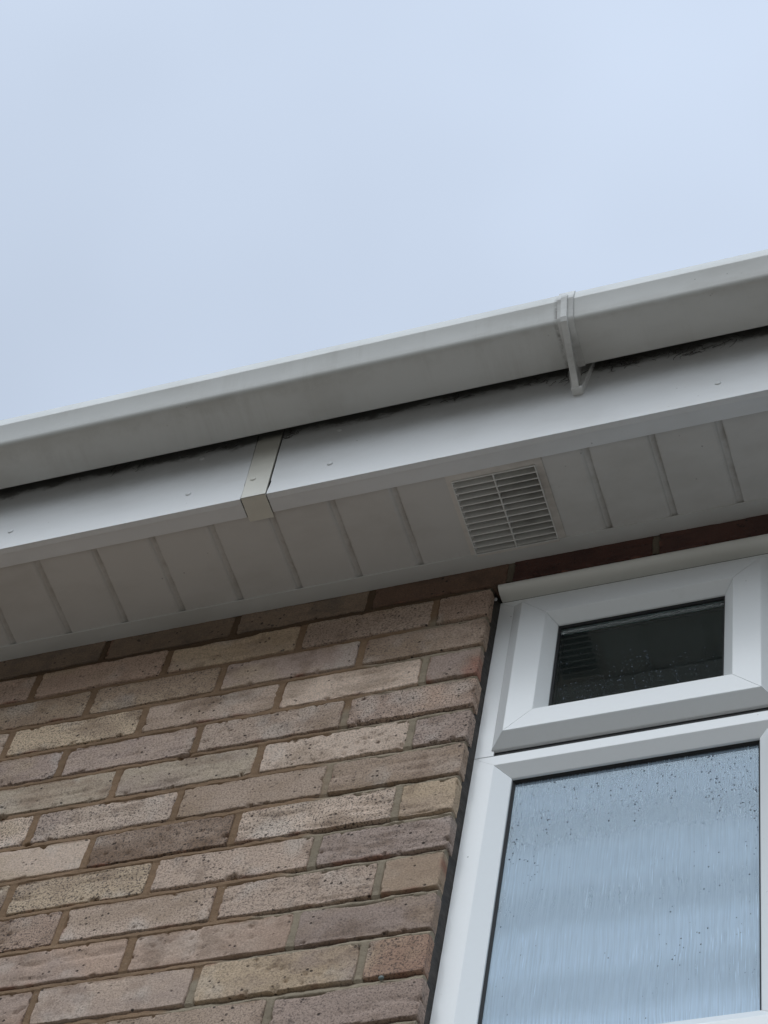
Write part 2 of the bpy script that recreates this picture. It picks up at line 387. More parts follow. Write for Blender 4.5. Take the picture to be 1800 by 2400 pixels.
RED = (.27, .12, .08)
def brick_patch(x0, x1, z0, z1, key, n, k, V, F, Cc, base):
    near = (-1.12 < x0 and x0 < .45 and z0 > -1.15)
    r = random.uniform(.0012, .0022) if near else .003
    jamb = abs(x1-JX) < .004 and n > 0
    edge = [0, .0004, .001, .0018, .0028, .004]
    def axis(a, b, st):
        ins = [a+e for e in edge]; outs = [b-e for e in edge[::-1]]
        m = max(1, int((b-a-.008)/st)); mid = [a+.004+(b-a-.008)*i/m for i in range(1, m)]
        return np.array(ins+mid+outs)
    if near: gx = axis(x0, x1, .0030); gz = axis(z0, z1, .0030)
    else: gx = np.array([x0, x0+.003, x1-.003, x1]); gz = np.array([z0, z0+.003, z1-.003, z1])
    X, Z = np.meshgrid(gx, gz, indexing='ij')
    dx = np.minimum(X-x0, x1-X); dz = np.minimum(Z-z0, z1-Z)
    sd_ = random.random()*50
    if near:
        er = (fbm(X*1.0+sd_, Z*0+sd_, 70, 3)-.5)*.0042; er2 = (fbm(Z+sd_, X*0+sd_+3, 90, 3)-.5)*.0042
        R_ = .005
        cx = np.maximum(R_-dx, 0); cz = np.maximum(R_-dz, 0)
        d = np.where((cx > 0) & (cz > 0), R_-np.hypot(cx, cz), np.minimum(dx, dz))
        top = (z1-Z) < (Z-z0)
        d = d - np.maximum(np.where(dz < dx, er, er2), -.0004)*1.0
        chip = fbm(X+sd_, Z+sd_, 85, 3)
        d = d-np.maximum(chip-.70, 0)*.05*(np.minimum(dx, dz) < .008)
        dd = np.clip(d, -.004, r)
        y = r*(1-np.sqrt(np.clip(1-(1-np.clip(dd/r, 0, 1))**2, 0, 1)))+np.where(dd < 0, -dd*3.0, 0)
        y += (fbm(X+sd_, Z+sd_, 26, 3)-.5)*.0014+(fbm(X+sd_, Z, 160, 2)-.5)*.0006
        if sd_ > 30:      # drag creases on some faces
            y += np.clip(fbm(X*.5+sd_, Z*3.2+sd_, 34, 3)-.56, 0, 1)*.010
        if sd_ < 12:      # pitted faces
            y += np.clip(fbm(X+sd_, Z+sd_, 130, 2)-.70, 0, 1)*.02
        y += (X-(x0+x1)/2)*random.uniform(-.006, .006)+random.uniform(-.0008, .0008)
    else:
        d = np.minimum(dx, dz); y = np.where(d < .001, .002, 0)
    nx, nz = X.shape
    pts = np.stack([X, y, Z], -1).reshape(-1, 3)
    V.append(pts)
    idx = np.arange(nx*nz).reshape(nx, nz)+base
    q = np.stack([idx[:-1, :-1], idx[1:, :-1], idx[1:, 1:], idx[:-1, 1:]], -1).reshape(-1, 4)
    F.append(q)
    base += nx*nz
    # skirt going back into the wall
    per = np.concatenate([idx[:, 0], idx[-1, 1:], idx[-2::-1, -1], idx[0, -2:0:-1]])
    pp = pts[per-(base-nx*nz)].copy()
    depth = .022
    pp[:, 1] = depth
    if jamb: pp[:, 1] = np.where(pp[:, 0] > x1-.0001, .10, depth)
    if n == 0 and x1 > JX: pp[:, 1] = np.where(pp[:, 2] < z0+.0001, .10, depth)
    V.append(pp); m = len(per); a = per; b_ = np.arange(m)+base
    F.append(np.stack([a, b_, np.roll(b_, -1), np.roll(a, -1)], -1))
    base += m
    # colour
    c0 = np.array(PAL[key])*((1.0 if key == 'dr' else .66) if n == 0 else 1.08); c0 = c0*(1+random.uniform(-.13, .13))+np.array([random.uniform(-.01, .01)]*3)  # top course darkened: soffit shade put into its colour
    c1 = np.array(PAL[random.choice(['pg', 'br', 'pu', 'bf'])])
    Xp = pts[:, 0]; Zp = pts[:, 2]
    if near:
        f = np.clip((fbm(Xp+sd_, Zp*1.6+sd_, 14, 3)-.45)*3.2, 0, 1)[:, None]*.7
        f2 = np.clip((fbm(Xp+sd_+5, Zp+sd_, 30, 3)-.62)*6, 0, 1)[:, None]*.45
    else: f = np.zeros((len(Xp), 1)); f2 = f
    col = c0*(1-f)+c1*f
    col = col*(1-f2)+np.array(PAL['db'])*f2
    if near:
        st_ = np.clip((fbm(Xp+3.3, Zp+1.7, 5.5, 4)-.5)*3.5, 0, 1)[:, None]*.45     # broad damp stains across courses
        col = col*(1-st_)+col*np.array((.60, .55, .50))*st_
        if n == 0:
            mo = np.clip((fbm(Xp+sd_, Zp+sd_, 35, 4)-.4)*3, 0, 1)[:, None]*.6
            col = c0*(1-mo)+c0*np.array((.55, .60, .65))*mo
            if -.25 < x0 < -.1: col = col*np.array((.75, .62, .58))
        ef = (0 if n == 0 else 1)*np.clip((fbm(Xp+sd_+9, Zp*.8+sd_, 20, 4)-.60)*5, 0, 1)[:, None]*.35   # salt bloom
        col = col*(1-ef)+np.array((.60, .55, .50))*ef
        dn = np.minimum(np.minimum(Xp-x0, x1-Xp), np.minimum(Zp-z0, z1-Zp))
        fe = np.clip(1-dn/.005, 0, 1)*np.clip((fbm(Xp+sd_, Zp+sd_+8, 34, 2)-.66)*5, 0, 1)*.75
        col = col*(1-fe[:, None])+np.array(RED)*fe[:, None]
        # a band of mortar colour dragged along the upper arris
        ft = np.clip(1-(z1-Zp)/.006, 0, 1)*np.clip((fbm(Xp+sd_, Zp*0, 24, 2)-.42)*5, 0, 1)*.7
        mc = MC_R if x0 > -.34 else MC_L
        col = col*(1-ft[:, None])+np.array(mc)*ft[:, None]
        if n == 3 and k == 0:   # broken red corner of this jamb brick
            fr_ = np.clip(1-(np.hypot((x1-Xp)/1.0, (Zp-z0-.012)/1.3))/.028, 0, 1)**.6*np.clip(fbm(Xp, Zp, 90, 3)*2-.3, 0, 1)
            col = col*(1-fr_[:, None])+np.array((.36, .16, .11))*fr_[:, None]
        if n == 11 and k == 0:
            fr_ = np.clip((Xp-x0-.03)/.05, 0, 1)*.25
            col = col*(1-fr_[:, None])+np.array((.33, .17, .12))*fr_[:, None]
    ga = random.uniform(.25, .95)
    colp = col[per-(base-nx*nz-m)]
    Cc.append(np.concatenate([col, np.full((len(col), 1), ga)], 1)); Cc.append(np.concatenate([colp, np.full((m, 1), ga)], 1))
    return base
MC_L = (.245, .160, .098); MC_R = (.315, .262, .192)
wall = empty('brick_wall', (0, 0, GZ))
tag(wall, 'speckled buff brick wall with brown and grey green mortar under the white soffit', 'wall', kind='thing')
V, F, Cc = [], [], []; base = 0
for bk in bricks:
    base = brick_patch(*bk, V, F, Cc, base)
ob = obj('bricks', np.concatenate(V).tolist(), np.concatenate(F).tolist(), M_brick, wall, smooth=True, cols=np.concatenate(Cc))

# mortar: a height field behind the brick faces
def mortar_grid(x0, x1, z0, z1, st):
    gx = np.arange(x0, x1+st*.5, st); gx[-1] = x1; gz = np.arange(z0, z1+st*.5, st); gz[-1] = z1
    X, Z = np.meshgrid(gx, gz, indexing='ij')
    lim = np.interp(Z, [-.95, -.80, -.70, -.45, -.15, 0, .1], [-.42, -.36, -.27, -.22, -.20, -.06, -.06])
    right = 1/(1+np.exp(-(X-lim-(fbm(X, Z, 22, 3)-.5)*.08)/.006))
    nz_ = fbm(X, Z, 55, 4)-.5; nf = fbm(X, Z, 220, 3)-.5
    Y = np.full(X.shape, .006)+nz_*.002
    # bed joints
    zs = [ZB[n] for n in range(0, 56) if ZB[n] > z0-.1]
    for zb in zs:
        tt = (zb-Z)/.0120            # 0 under the brick above .. 1 on the brick below
        m = (tt > -.15) & (tt < 1.0)
        nch = np.clip(1-tt/.14, 0, 1)*.006; yr = .0075-.0072*np.clip(tt, 0, 1)**.8+nch; yl = .0022-.0022*np.clip(tt, 0, 1)+nch
        Y = np.where(m, right*yr+(1-right)*yl+nz_*.0045, Y)
        sm = (tt >= 1.0) & (tt < 1.38)      # smears dragged over the arris below
        amt = np.clip((fbm(X, Z*.2, 28, 3)-.46)*6, 0, 1)*right
        Y = np.where(sm, np.where(amt > .2, -.0002-.0006*amt+(tt-1.0)*.006+nz_*.002, .004), Y)
    # perpends
    for (a, b_, c_, d_, key, n, k) in bricks:
        if d_ < z0 or c_ > z1 or a < x0-.1 or a > x1+.1: continue
        m = (X < a+.0006) & (X > a-.0125) & (Z > c_-.001) & (Z < d_+.001)
        u = (X-(a-.0115))/.0115
        Y = np.where(m, right*(.0008+.002*np.abs(u-.4))+(1-right)*.0014+nz_*.0025, Y)
    Y = Y+nf*.0008
    # a few holes where mortar has dropped out
    for hx, hz, rr in ((-.6655, -.4525, .0045), (-.4625, -.3045, .006), (-.735, -.380, .0075), (-.20, -.455, .003)):
        e = np.clip(1-np.hypot((X-hx)/1.9, Z-hz)/rr, 0, 1); Y = Y+e*.03
    col = right[..., None]*np.array(MC_R)+(1-right[..., None])*np.array(MC_L)
    v1 = fbm(X+4, Z, 9, 3)[..., None]
    v2 = fbm(X, Z*2.5, 45, 3)[..., None]
    col = col*(.70+.34*v1+.26*v2)*np.where(Z > -.012, .45, 1.0)[..., None]  # mortar of the top course darkened too, painting in the soffit shade
    nx, nz = X.shape
    pts = np.stack([X, Y, Z], -1).reshape(-1, 3); idx = np.arange(nx*nz).reshape(nx, nz)
    q = np.stack([idx[:-1, :-1], idx[1:, :-1], idx[1:, 1:], idx[:-1, 1:]], -1).reshape(-1, 4)
    col = np.concatenate([col.reshape(-1, 3), np.ones((nx*nz, 1))], 1)
    return pts, q, col, idx
V, F, Cc = [], [], []; base = 0
def addg(pts, q, col):
    global base
    V.append(pts); F.append(q+base); Cc.append(col); base += len(pts)
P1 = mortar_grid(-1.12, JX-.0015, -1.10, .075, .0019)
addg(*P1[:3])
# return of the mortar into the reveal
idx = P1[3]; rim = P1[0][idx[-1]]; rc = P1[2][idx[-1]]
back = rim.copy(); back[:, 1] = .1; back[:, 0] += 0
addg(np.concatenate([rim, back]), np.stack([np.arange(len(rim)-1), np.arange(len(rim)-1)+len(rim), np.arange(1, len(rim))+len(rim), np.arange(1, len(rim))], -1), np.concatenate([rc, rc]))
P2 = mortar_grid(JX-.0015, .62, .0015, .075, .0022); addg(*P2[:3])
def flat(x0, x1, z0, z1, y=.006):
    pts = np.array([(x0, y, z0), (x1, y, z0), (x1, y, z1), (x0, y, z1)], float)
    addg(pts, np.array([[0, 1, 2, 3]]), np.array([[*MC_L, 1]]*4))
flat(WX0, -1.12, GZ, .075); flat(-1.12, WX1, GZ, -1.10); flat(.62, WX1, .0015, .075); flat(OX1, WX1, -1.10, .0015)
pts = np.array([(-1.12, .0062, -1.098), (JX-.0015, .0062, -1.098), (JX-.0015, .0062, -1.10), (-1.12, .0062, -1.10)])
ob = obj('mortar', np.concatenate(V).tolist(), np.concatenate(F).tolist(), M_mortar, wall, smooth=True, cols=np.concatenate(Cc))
# wall core behind the facing (keeps the daylight out of the joints)
m = MB()
m.box(WX0, JX-.004, .03, .28, GZ, .30); m.box(OX1+.004, WX1, .03, .28, GZ, .30)
m.box(JX-.004, OX1+.004, .104, .28, .010, .30); m.box(JX-.004, OX1+.004, .03, .28, GZ, -1.065)
m.build('wall_core', M_mortar, wall)
# plug in a bed joint near the jamb
m = MB(); bm = bmesh.new(); bmesh.ops.create_uvsphere(bm, u_segments=12, v_segments=8, radius=.0034)
for q in bm.verts: q.co = Vector((q.co.x*1.1-.0815, q.co.y*.8-.0005, q.co.z-.8345))
m.bm(bm); m.build('wall_plug', M_teal, wall, smooth=True)

# room behind the window
rm = empty('room', (.57, .28, -2.2)); tag(rm, kind='structure')
m = MB()
m.add([(-.6, .281, -2.2), (1.8, .281, -2.2), (1.8, 3.2, -2.2), (-.6, 3.2, -2.2), (-.6, .281, .12), (1.8, .281, .12), (1.8, 3.2, .12), (-.6, 3.2, .12)],
      [(0, 1, 2, 3), (4, 5, 6, 7), (3, 2, 6, 7), (0, 3, 7, 4), (1, 2, 6, 5)])
o_ = m.build('room_walls', M_room, rm)

# ------------------------------------------------------------------ window
win = empty('window', (.57, .03, -.98))
tag(win, 'white plastic casement window with a small opening top light above a large wet pane', 'window', kind='thing')
def ring(rect, levels, gap=.0004, mb=None, sides=(0, 1, 2, 3)):
    """rect = x0,x1,z0,z1 ; levels = (inset_left, inset_right, inset_top, inset_bottom, y) from outside in: four mitred bars"""
    x0, x1, z0, z1 = rect; mb = mb or MB()
    P = []
    for l in levels:
        if len(l) == 2: l = (l[0],)*4+(l[1],)
        P.append(((x0+l[0], z0+l[3]), (x1-l[1], z0+l[3]), (x1-l[1], z1-l[2]), (x0+l[0], z1-l[2]), l[4]))
    ctr = [(0, gap), (-gap, 0), (0, -gap), (gap, 0)]
    for s in sides:
        a, b2 = s, (s+1) % 4
        v = []
        for pl in P:
            A = Vector((pl[a][0], pl[4], pl[a][1])); B = Vector((pl[b2][0], pl[4], pl[b2][1]))
            d = (B-A); d.normalize(); A = A+d*gap; B = B-d*gap
            v += [A[:], B[:]]
        n = len(P); f = [(2*i, 2*i+1, 2*i+3, 2*i+2) for i in range(n-1)]
        f.append((2*(n-1), 2*n-1, 1, 0))
        f.append(tuple(2*i for i in range(n))); f.append(tuple(2*i+1 for i in range(n-1, -1, -1)))
        mb.add(v, f)
    return mb
def build_ring(name, rect, levels, material, parent, gap=.0004):
    return ring(rect, levels, gap).build(name, material, parent)
FX0, FZT, FZB = -.0235, -.0085, -1.020
# head light surround (behind the opening sash)
rectA = (FX0, .4125, -.3885, FZT)
fr = MB()
ring(rectA, [(0, .09), (0, .0308), (.0008, .030), (.0275, .018, .020, .0004, .030), (.0275, .018, .020, .0004, .075)], .0003, fr, (1, 2, 3))
# lower fixed light
rectB = (FX0, .4125, FZB, -.3888)
ring(rectB, [(0, .09), (0, .0308), (.0008, .030), (.0295, .0225, .0197, .072, .030), (.0305, .0235, .0207, .073, .0302),
             (.0535, .0445, .0403, .0925, .0412), (.0545, .0455, .0412, .0935, .042), (.0545, .0455, .0412, .0935, .075)], .0003, fr)
# right-hand fixed light
rectC = (.4130, OX1-.006, FZB, FZT)
ring(rectC, [(0, .09), (0, .0308), (.0008, .030), (.0225, .0295, .0295, .072, .030), (.0455, .0545, .0545, .0935, .042), (.0455, .0545, .0545, .0935, .075)], .0003, fr)
frame = fr.build('frame', M_win, win)
# backing inside the hairline weld joints so they read as dirt lines, not as holes
bk = MB()
ring((FX0+.001, .4119, -.3883, FZT-.001), [(0, .0312), (.025, .016, .018, .0002, .0312), (.025, .016, .018, .0002, .07), (0, .07)], 0, bk, (1, 2, 3))
ring((FX0+.001, .4119, FZB+.001, -.3892), [(0, .0312), (.028, .0215, .019, .071, .0312), (.053, .044, .040, .092, .0428), (.053, .044, .040, .092, .07), (0, .07)], 0, bk)
M_line = simple('weld_line', (.10, .10, .10), .7)
bk.build('weld_bead', M_line, frame)
# opening sash
sash = empty('opening_sash', (.2, .03, -.2)); sash.parent = win; sash.matrix_parent_inverse = Matrix.Translation(win.location).inverted()
def obj_in(o_parent): return o_parent
SR = (.0006, .3945, -.3775, -.0250)
SL = [(0, .034), (0, .0290), (.0010, .0278), (.0178, .0127), (.0190, .0120), (.0575, .0120), (.0583, .0125), (.0727, .0275), (.0735, .0285), (.0735, .046)]
def child(mb_obj):    # parent a mesh to the sash empty (whose world place is known)
    mb_obj.parent = sash; mb_obj.matrix_parent_inverse = Matrix.Translation((.2, .03, -.2)).inverted(); return mb_obj
child(ring(SR, SL, .0004).build('sash_frame', M_win))
child(ring((SR[0]+.0008, SR[1]-.0008, SR[2]+.0008, SR[3]-.0008), [(0, .0315), (.0180, .0145), (.0570, .0145), (.0700, .0285), (.0700, .044), (0, .044)], 0).build('weld_bead', M_line))
LA = .0735
child(ring((SR[0]+LA, SR[1]-LA, SR[2]+LA, SR[3]-LA), [(-.001, .0300), (.0030, .0330), (.0030, .0365), (-.001, .0365)], 0).build('gasket', M_gasket))
def pane(x0, x1, z0, z1, y, name, material):
    m = MB(); m.box(x0, x1, y, y+.004, z0, z1); return m.build(name, material)
gx = (SR[0]+LA-.004, SR[1]-LA+.004, SR[2]+LA-.004, SR[3]-LA+.004)
child(pane(*gx, .0345, 'glass', M_glass_top)); child(pane(*gx, .0545, 'glass', M_glass_clear))
child(ring((SR[0]+LA-.004, SR[1]-LA+.004, SR[2]+LA-.004, SR[3]-LA+.004), [(0, .0387), (.0075, .0387), (.0075, .0543), (0, .0543)], 0).build('spacer_bar', M_spacer))
# black compression seal between sash and frame
child(ring((FX0+.026, .4125-.016, -.3885+.0010, FZT-.018), [(0, .0335), (.010, .0335), (.010, .0480), (0, .0480)], 0).build('seal', M_gasket))

# lower fixed glazing
gB = (FX0+.0545, .4125-.0455, FZB+.0935, -.3888-.0412)
ring(gB, [(-.001, .0440), (.0032, .0480), (.0032, .0515), (-.001, .0515)], 0).build('gasket', M_gasket, win)
def wpane(r, y, name, material): return pane(r[0]-.004, r[1]+.004, r[2]-.004, r[3]+.004, y, name, material)
def towin(o): o.parent = win; o.matrix_parent_inverse = Matrix.Translation(win.location).inverted(); return o
towin(wpane(gB, .0495, 'glass', M_glass_wet)); towin(wpane(gB, .0695, 'glass', M_glass_clear))
ring((gB[0]-.004, gB[1]+.004, gB[2]-.004, gB[3]+.004), [(0, .0537), (.0115, .0537), (.0115, .0693), (0, .0693)], 0).build('spacer_bar', M_spacer, win)
gC = (.4130+.0455, OX1-.006-.0545, FZB+.0935, FZT-.0545)
ring(gC, [(-.001, .0440), (.0032, .0480), (.0032, .0515), (-.001, .0515)], 0).build('gasket', M_gasket, win)
towin(wpane(gC, .0495, 'glass', M_glass_wet)); towin(wpane(gC, .0695, 'glass', M_glass_clear))

# rounded head trim under the bricks
m = MB()
pr_ = [(.0022, -.0005), (.0018, -.0025), (.0022, -.0048), (.0040, -.0078), (.0070, -.0098), (.0120, -.0110), (.0200, -.0108), (.0296, -.0088), (.0296, -.0005)]
m.extrude_x(pr_, -.0195, OX1-.01); m.build('head_trim', M_headtrim, win, autos=45)
# sill
m = MB(); m.prism([(.09, -1.0205), (-.006, -1.028), (-.011, -1.032), (-.011, -1.052), (-.006, -1.052), (-.006, -1.046), (.09, -1.046)], 'x', -.024, OX1-.006)
m.build('sill', M_win, win)
# dark sealant in the joint between brick and frame
V_, F_ = [], []; nz = 260
prof = [(-.0345, .0135), (-.0310, .0150), (-.0275, .0195), (-.0250, .0255), (-.0228, .0325), (-.0228, .05), (-.04, .05)]
for i in range(nz+1):
    z = .002-(1.05)*i/nz
    for j, (px, py) in enumerate(prof):
        nn = (fbm(np.array([z*1.0]), np.array([j*3.1]), 60, 3)[0]-.5)
        V_.append((px+nn*.0030*(j < 5), py+nn*.008*(j < 4), z))
npf = len(prof)
for i in range(nz):
    for j in range(npf-1):
        F_.append((i*npf+j, (i+1)*npf+j, (i+1)*npf+j+1, i*npf+j+1))
sealant = obj('sealant', V_, F_, M_seal, win, smooth=True)
m = MB(); bm = bmesh.new(); bmesh.ops.create_icosphere(bm, subdivisions=2, radius=.0035)
for q in bm.verts: q.co = Vector((q.co.x*.8-.0262, q.co.y*.6+.0165, q.co.z*1.1-.0165))*1.0
m.bm(bm); m.build('filler_spot', M_blob, sealant, smooth=True)

# water drops on the outside of the panes
def drops(rect, y, spec, name):
    m = MB()
    for (x, z, r) in spec:
        if not (rect[0]+r < x < rect[1]-r and rect[2]+r < z < rect[3]-r): continue
        bm = bmesh.new(); bmesh.ops.create_uvsphere(bm, u_segments=10, v_segments=7, radius=r)
        e = random.uniform(1.0, 1.35)
        for q in bm.verts: q.co = Vector((x+q.co.x, y+q.co.y*.55, z+q.co.z*e))
        m.bm(bm)
    o = m.build(name, M_water, None, smooth=True); tag(o, kind='stuff'); return o
spec = []
R1 = random.Random(3)
for cx, z0_, z1_, nn in [(.045, -.455, -.62, 16), (.062, -.46, -.60, 15), (.083, -.45, -.58, 14), (.075, -.50, -.64, 12), (.118, -.46, -.56, 12), (.14, -.455, -.56, 9), (.168, -.45, -.53, 7),
                         (.205, -.46, -.55, 12), (.232, -.455, -.53, 10), (.25, -.47, -.53, 10), (.303, -.44, -.54, 20), (.315, -.455, -.56, 16), (.345, -.445, -.56, 18), (.356, -.44, -.62, 22), (.33, -.45, -.52, 10)]:
    for i in range(nn):
        spec.append((cx+R1.gauss(0, .0035), R1.uniform(z1_, z0_), R1.choice([.0006, .0007, .0009, .0012])))
for i in range(60): spec.append((R1.uniform(.04, .36), -.44-abs(R1.gauss(0, .05)), R1.choice([.0005, .0007, .0009, .0013])))
for i in range(45): spec.append((R1.uniform(.24, .36), R1.uniform(-.86, -.62), R1.choice([.0006, .0008, .0011])))
for i in range(35): spec.append((R1.uniform(.03, .36), R1.uniform(-.92, -.5), R1.choice([.0005, .0007, .0009])))
towin(drops((gB[0]+.004, gB[1]-.004, gB[2]+.004, gB[3]-.004), .0495, spec, 'water_drops'))
spec = []
for i in range(170):
    spec.append((R1.uniform(.08, .32), -.30+abs(R1.gauss(0, .05)), R1.choice([.0006, .0008, .0011])))
child(drops((gx[0]+.008, gx[1]-.008, gx[2]+.008, gx[3]-.008), .0345, spec, 'water_drops'))

# ------------------------------------------------------------------ soffit
YF = -.2029                          # face of the fascia
ZS = .0512
EX0, EX1 = -2.4, 2.2
sof = empty('soffit', (0, 0, ZS)); tag(sof, 'grey white grooved plastic soffit boards between brick wall and fascia', 'soffit')
P_, G0 = .0992, .1625
VX0, VX1, VY0, VY1 = -.0475, .0785, -.1585, -.0265      # hole for the vent
m = MB(); zb = ZS+.0022
def soff_profile(x0, x1, ks):
    """under-side profile along x: flat with shallow V grooves whose sharp side is on the right"""
    pts = [(x0, zb)]
    for k in ks:
        xr = G0+P_*k
        if xr-.016 <= x0 or xr >= x1: continue
        pts += [(xr-.0150, zb), (xr-.0120, zb+.0012), (xr-.0095, zb+.0034), (xr-.0040, zb+.0050), (xr-.0003, zb+.0062), (xr, zb)]
    pts.append((x1, zb)); return pts
def soff_strip(x0, x1, y0, y1):
    pr = soff_profile(x0, x1, range(-30, 22)); n = len(pr)
    v = [(x, y0, z) for x, z in pr]+[(x, y1, z) for x, z in pr]+[(x, y0, zb+.010) for x, z in pr]+[(x, y1, zb+.010) for x, z in pr]
    f = [(i, i+1, n+i+1, n+i) for i in range(n-1)]+[(2*n+i, 2*n+i+1, 3*n+i+1, 3*n+i) for i in range(n-1)]
    f += [(i, i+1, 2*n+i+1, 2*n+i) for i in range(n-1)]+[(n+i, n+i+1, 3*n+i+1, 3*n+i) for i in range(n-1)]
    f += [(0, n, 3*n, 2*n), (n-1, 2*n-1, 4*n-1, 3*n-1)]
    m.add(v, f)
soff_strip(EX0, VX0, -.196, -.004); soff_strip(VX1, EX1, -.196, -.004)
m.box(VX0+.0001, VX1-.0001, -.196, VY0, zb, zb+.010); m.box(VX0+.0001, VX1-.0001, VY1, -.004, zb, zb+.010)
m.build('soffit_board', M_soffit, sof)
# trim strip along the wall
m = MB(); m.extrude_x([(-.0262, ZS+.0018), (-.0258, ZS), (-.0005, ZS-.0006), (.0008, ZS-.0002), (.0008, ZS+.0018)], EX0, EX1); m.build('edge_trim', M_trim, sof, autos=40)
# closed void above the soffit
m = MB(); m.box(EX0, EX1, -.19, .02, .13, .135); m.build('soffit_backing', M_dark, sof)

# soffit vent
vent = empty('soffit_vent', (.015, -.0925, ZS)); tag(vent, 'square white louvred vent set in the soffit above the window corner', 'vent')
m = MB(); zf = ZS+.0004
def hbox(x0, x1, y0, y1, z0, z1): m.box(x0, x1, y0, y1, z0, z1)
# flange
hbox(-.0588, -.0500, -.1695, -.0262, zf, zf+.0018); hbox(.0790, .0905, -.1695, -.0262, zf-.0003, zf+.0018)
hbox(-.0500, .0790, -.1695, -.1590, zf, zf+.0018)
hbox(-.0500, .0790, -.0264, -.0225, zf-.0022, zf+.0015)
m.build('flange', pvc('vent_flange_upvc', (.66, .62, .57), dirt=(.20, .16, .13), amt=.8, rough=.5), vent)
m = MB()
GX0, GX1, GY0, GY1 = -.0515, .0790, -.1585, -.0265
for (a, b_, c_, d_) in ((GX0, GX0+.0016, GY0, GY1), (GX1-.0016, GX1, GY0, GY1), (GX0+.0016, GX1-.0016, GY0, GY0+.0013), (GX0+.0016, GX1-.0016, GY1-.0013, GY1)):
    m.box(a, b_, c_, d_, ZS-.0024, ZS+.014)
m.box(.0125, .0143, GY0+.0013, GY1-.0013, ZS-.0024, ZS+.012)
m.build('grille_frame', M_vent, vent)
m = MB(); nb = 12; pt = (GY1-GY0-.0026)/nb
for half in ((GX0+.0016, .0125), (.0143, GX1-.0016)):
    for i in range(nb):
        ye = GY0+.0013+pt*(i+1)-.0006
        if i == nb-1: ye -= .0006
        m.prism([(ye-.0013, ZS-.0020), (ye, ZS-.0020), (ye-.0125, ZS+.0190), (ye-.0138, ZS+.0190)], 'x', *half)
m.build('louvres', M_louvre_shade, vent)
m = MB()
for half in ((GX0+.0016, .0125), (.0143, GX1-.0016)):
    for i in range(nb-1):
        ye = GY0+.0013+pt*(i+1)-.0006
        m.box(half[0], half[1], ye-.0015, ye+.0002, ZS-.0028, ZS-.00205)
m.build('lit_blade_edges', M_vent, vent)  # bright strips added so the blade edges look lit
m = MB(); m.box(GX0-.004, GX1+.004, GY0-.004, GY1+.004, ZS+.045, ZS+.048)
m.box(GX0-.004, GX0-.001, GY0-.004, GY1+.004, ZS+.0125, ZS+.045); m.box(GX1+.001, GX1+.004, GY0-.004, GY1+.004, ZS+.0125, ZS+.045)
m.build('dark_backdrop', M_dark, vent)  # unseen dark box added as a backdrop above the louvres

# ------------------------------------------------------------------ fascia
fas = empty('fascia', (0, YF, ZS)); tag(fas, 'white plastic fascia board with a cream joint cover below the gutter', 'fascia')
CXL = [(.0482, -.3750), (.065, -.3750), (.083, -.3756), (.092, -.3768), (.115, -.3772), (.16, -.3798), (.20, -.3818), (.28, -.3860)]   # left board end (z,x)
CXR = [(.0482, -.3318), (.06, -.3322), (.072, -.3312), (.088, -.3306), (.0885, -.3322), (.13, -.3338), (.17, -.3358), (.21, -.3372), (.28, -.3410)]
def board(x_out, ends, name, sgn):
    m = MB()
    th = .009; zb0 = ZS-.0014
    # front face as quads following the cut end
    v, f = [], []
    for z, x in ends:
        v += [(x, YF, z if z > .049 else zb0), (x_out, YF, z if z > .049 else zb0), (x, YF+th, z), (x_out, YF+th, z)]
    n = len(ends)
    for i in range(n-1):
        a, b_ = 4*i, 4*(i+1)
        f += [(a, a+1, b_+1, b_), (a+2, a+3, b_+3, b_+2), (a, b_, b_+2, a+2), (a+1, b_+1, b_+3, a+3)]
    f += [(0, 1, 3, 2), (4*(n-1), 4*n-3, 4*n-1, 4*n-2)]
    m.add(v, f)
    x0 = ends[0][1]
    xs = sorted((x0, x_out))
    m.extrude_x([(YF+.0006, zb0-.0004), (YF+.0331, zb0-.0004), (YF+.0333, zb0+.0022), (YF+.0006, zb0+.0022)], xs[0], xs[1])
    o = m.build(name, M_fascia, fas, autos=30); return o
bl = board(EX0, CXL, 'board', 1); br_ = board(EX1, CXR, 'board', -1)
# joint cover
m = MB(); zc = ZS-.0028
cl = lambda z: np.interp(z, [.048, .28], [-.3730, -.3838]); cr_ = lambda z: np.interp(z, [.048, .28], [-.3334, -.3425])
zz_ = [zc, .09, .14, .19, .28]; v, f = [], []
for z in zz_:
    v += [(cl(z), YF-.0012, z), (cr_(z), YF-.0012, z), (cl(z), YF+.0015, z), (cr_(z), YF+.0015, z)]
for i in range(len(zz_)-1):
    a, b_ = 4*i, 4*(i+1); f += [(a, a+1, b_+1, b_), (a+2, a+3, b_+3, b_+2), (a, b_, b_+2, a+2), (a+1, b_+1, b_+3, a+3)]
m.add(v, f+[(0, 1, 3, 2)])
m.add([(-.3730, YF-.0012, zc), (-.3334, YF-.0012, zc), (-.3334, YF+.0412, zc+.0002), (-.3730, YF+.0412, zc+.0002),
       (-.3730, YF-.0012, zc+.0016), (-.3334, YF-.0012, zc+.0016), (-.3334, YF+.0412, zc+.0018), (-.3730, YF+.0412, zc+.0018)],
      [(0, 1, 2, 3), (4, 5, 6, 7), (0, 1, 5, 4), (2, 3, 7, 6), (0, 3, 7, 4), (1, 2, 6, 5)])
cover = m.build('joint_cover', M_cream, fas)
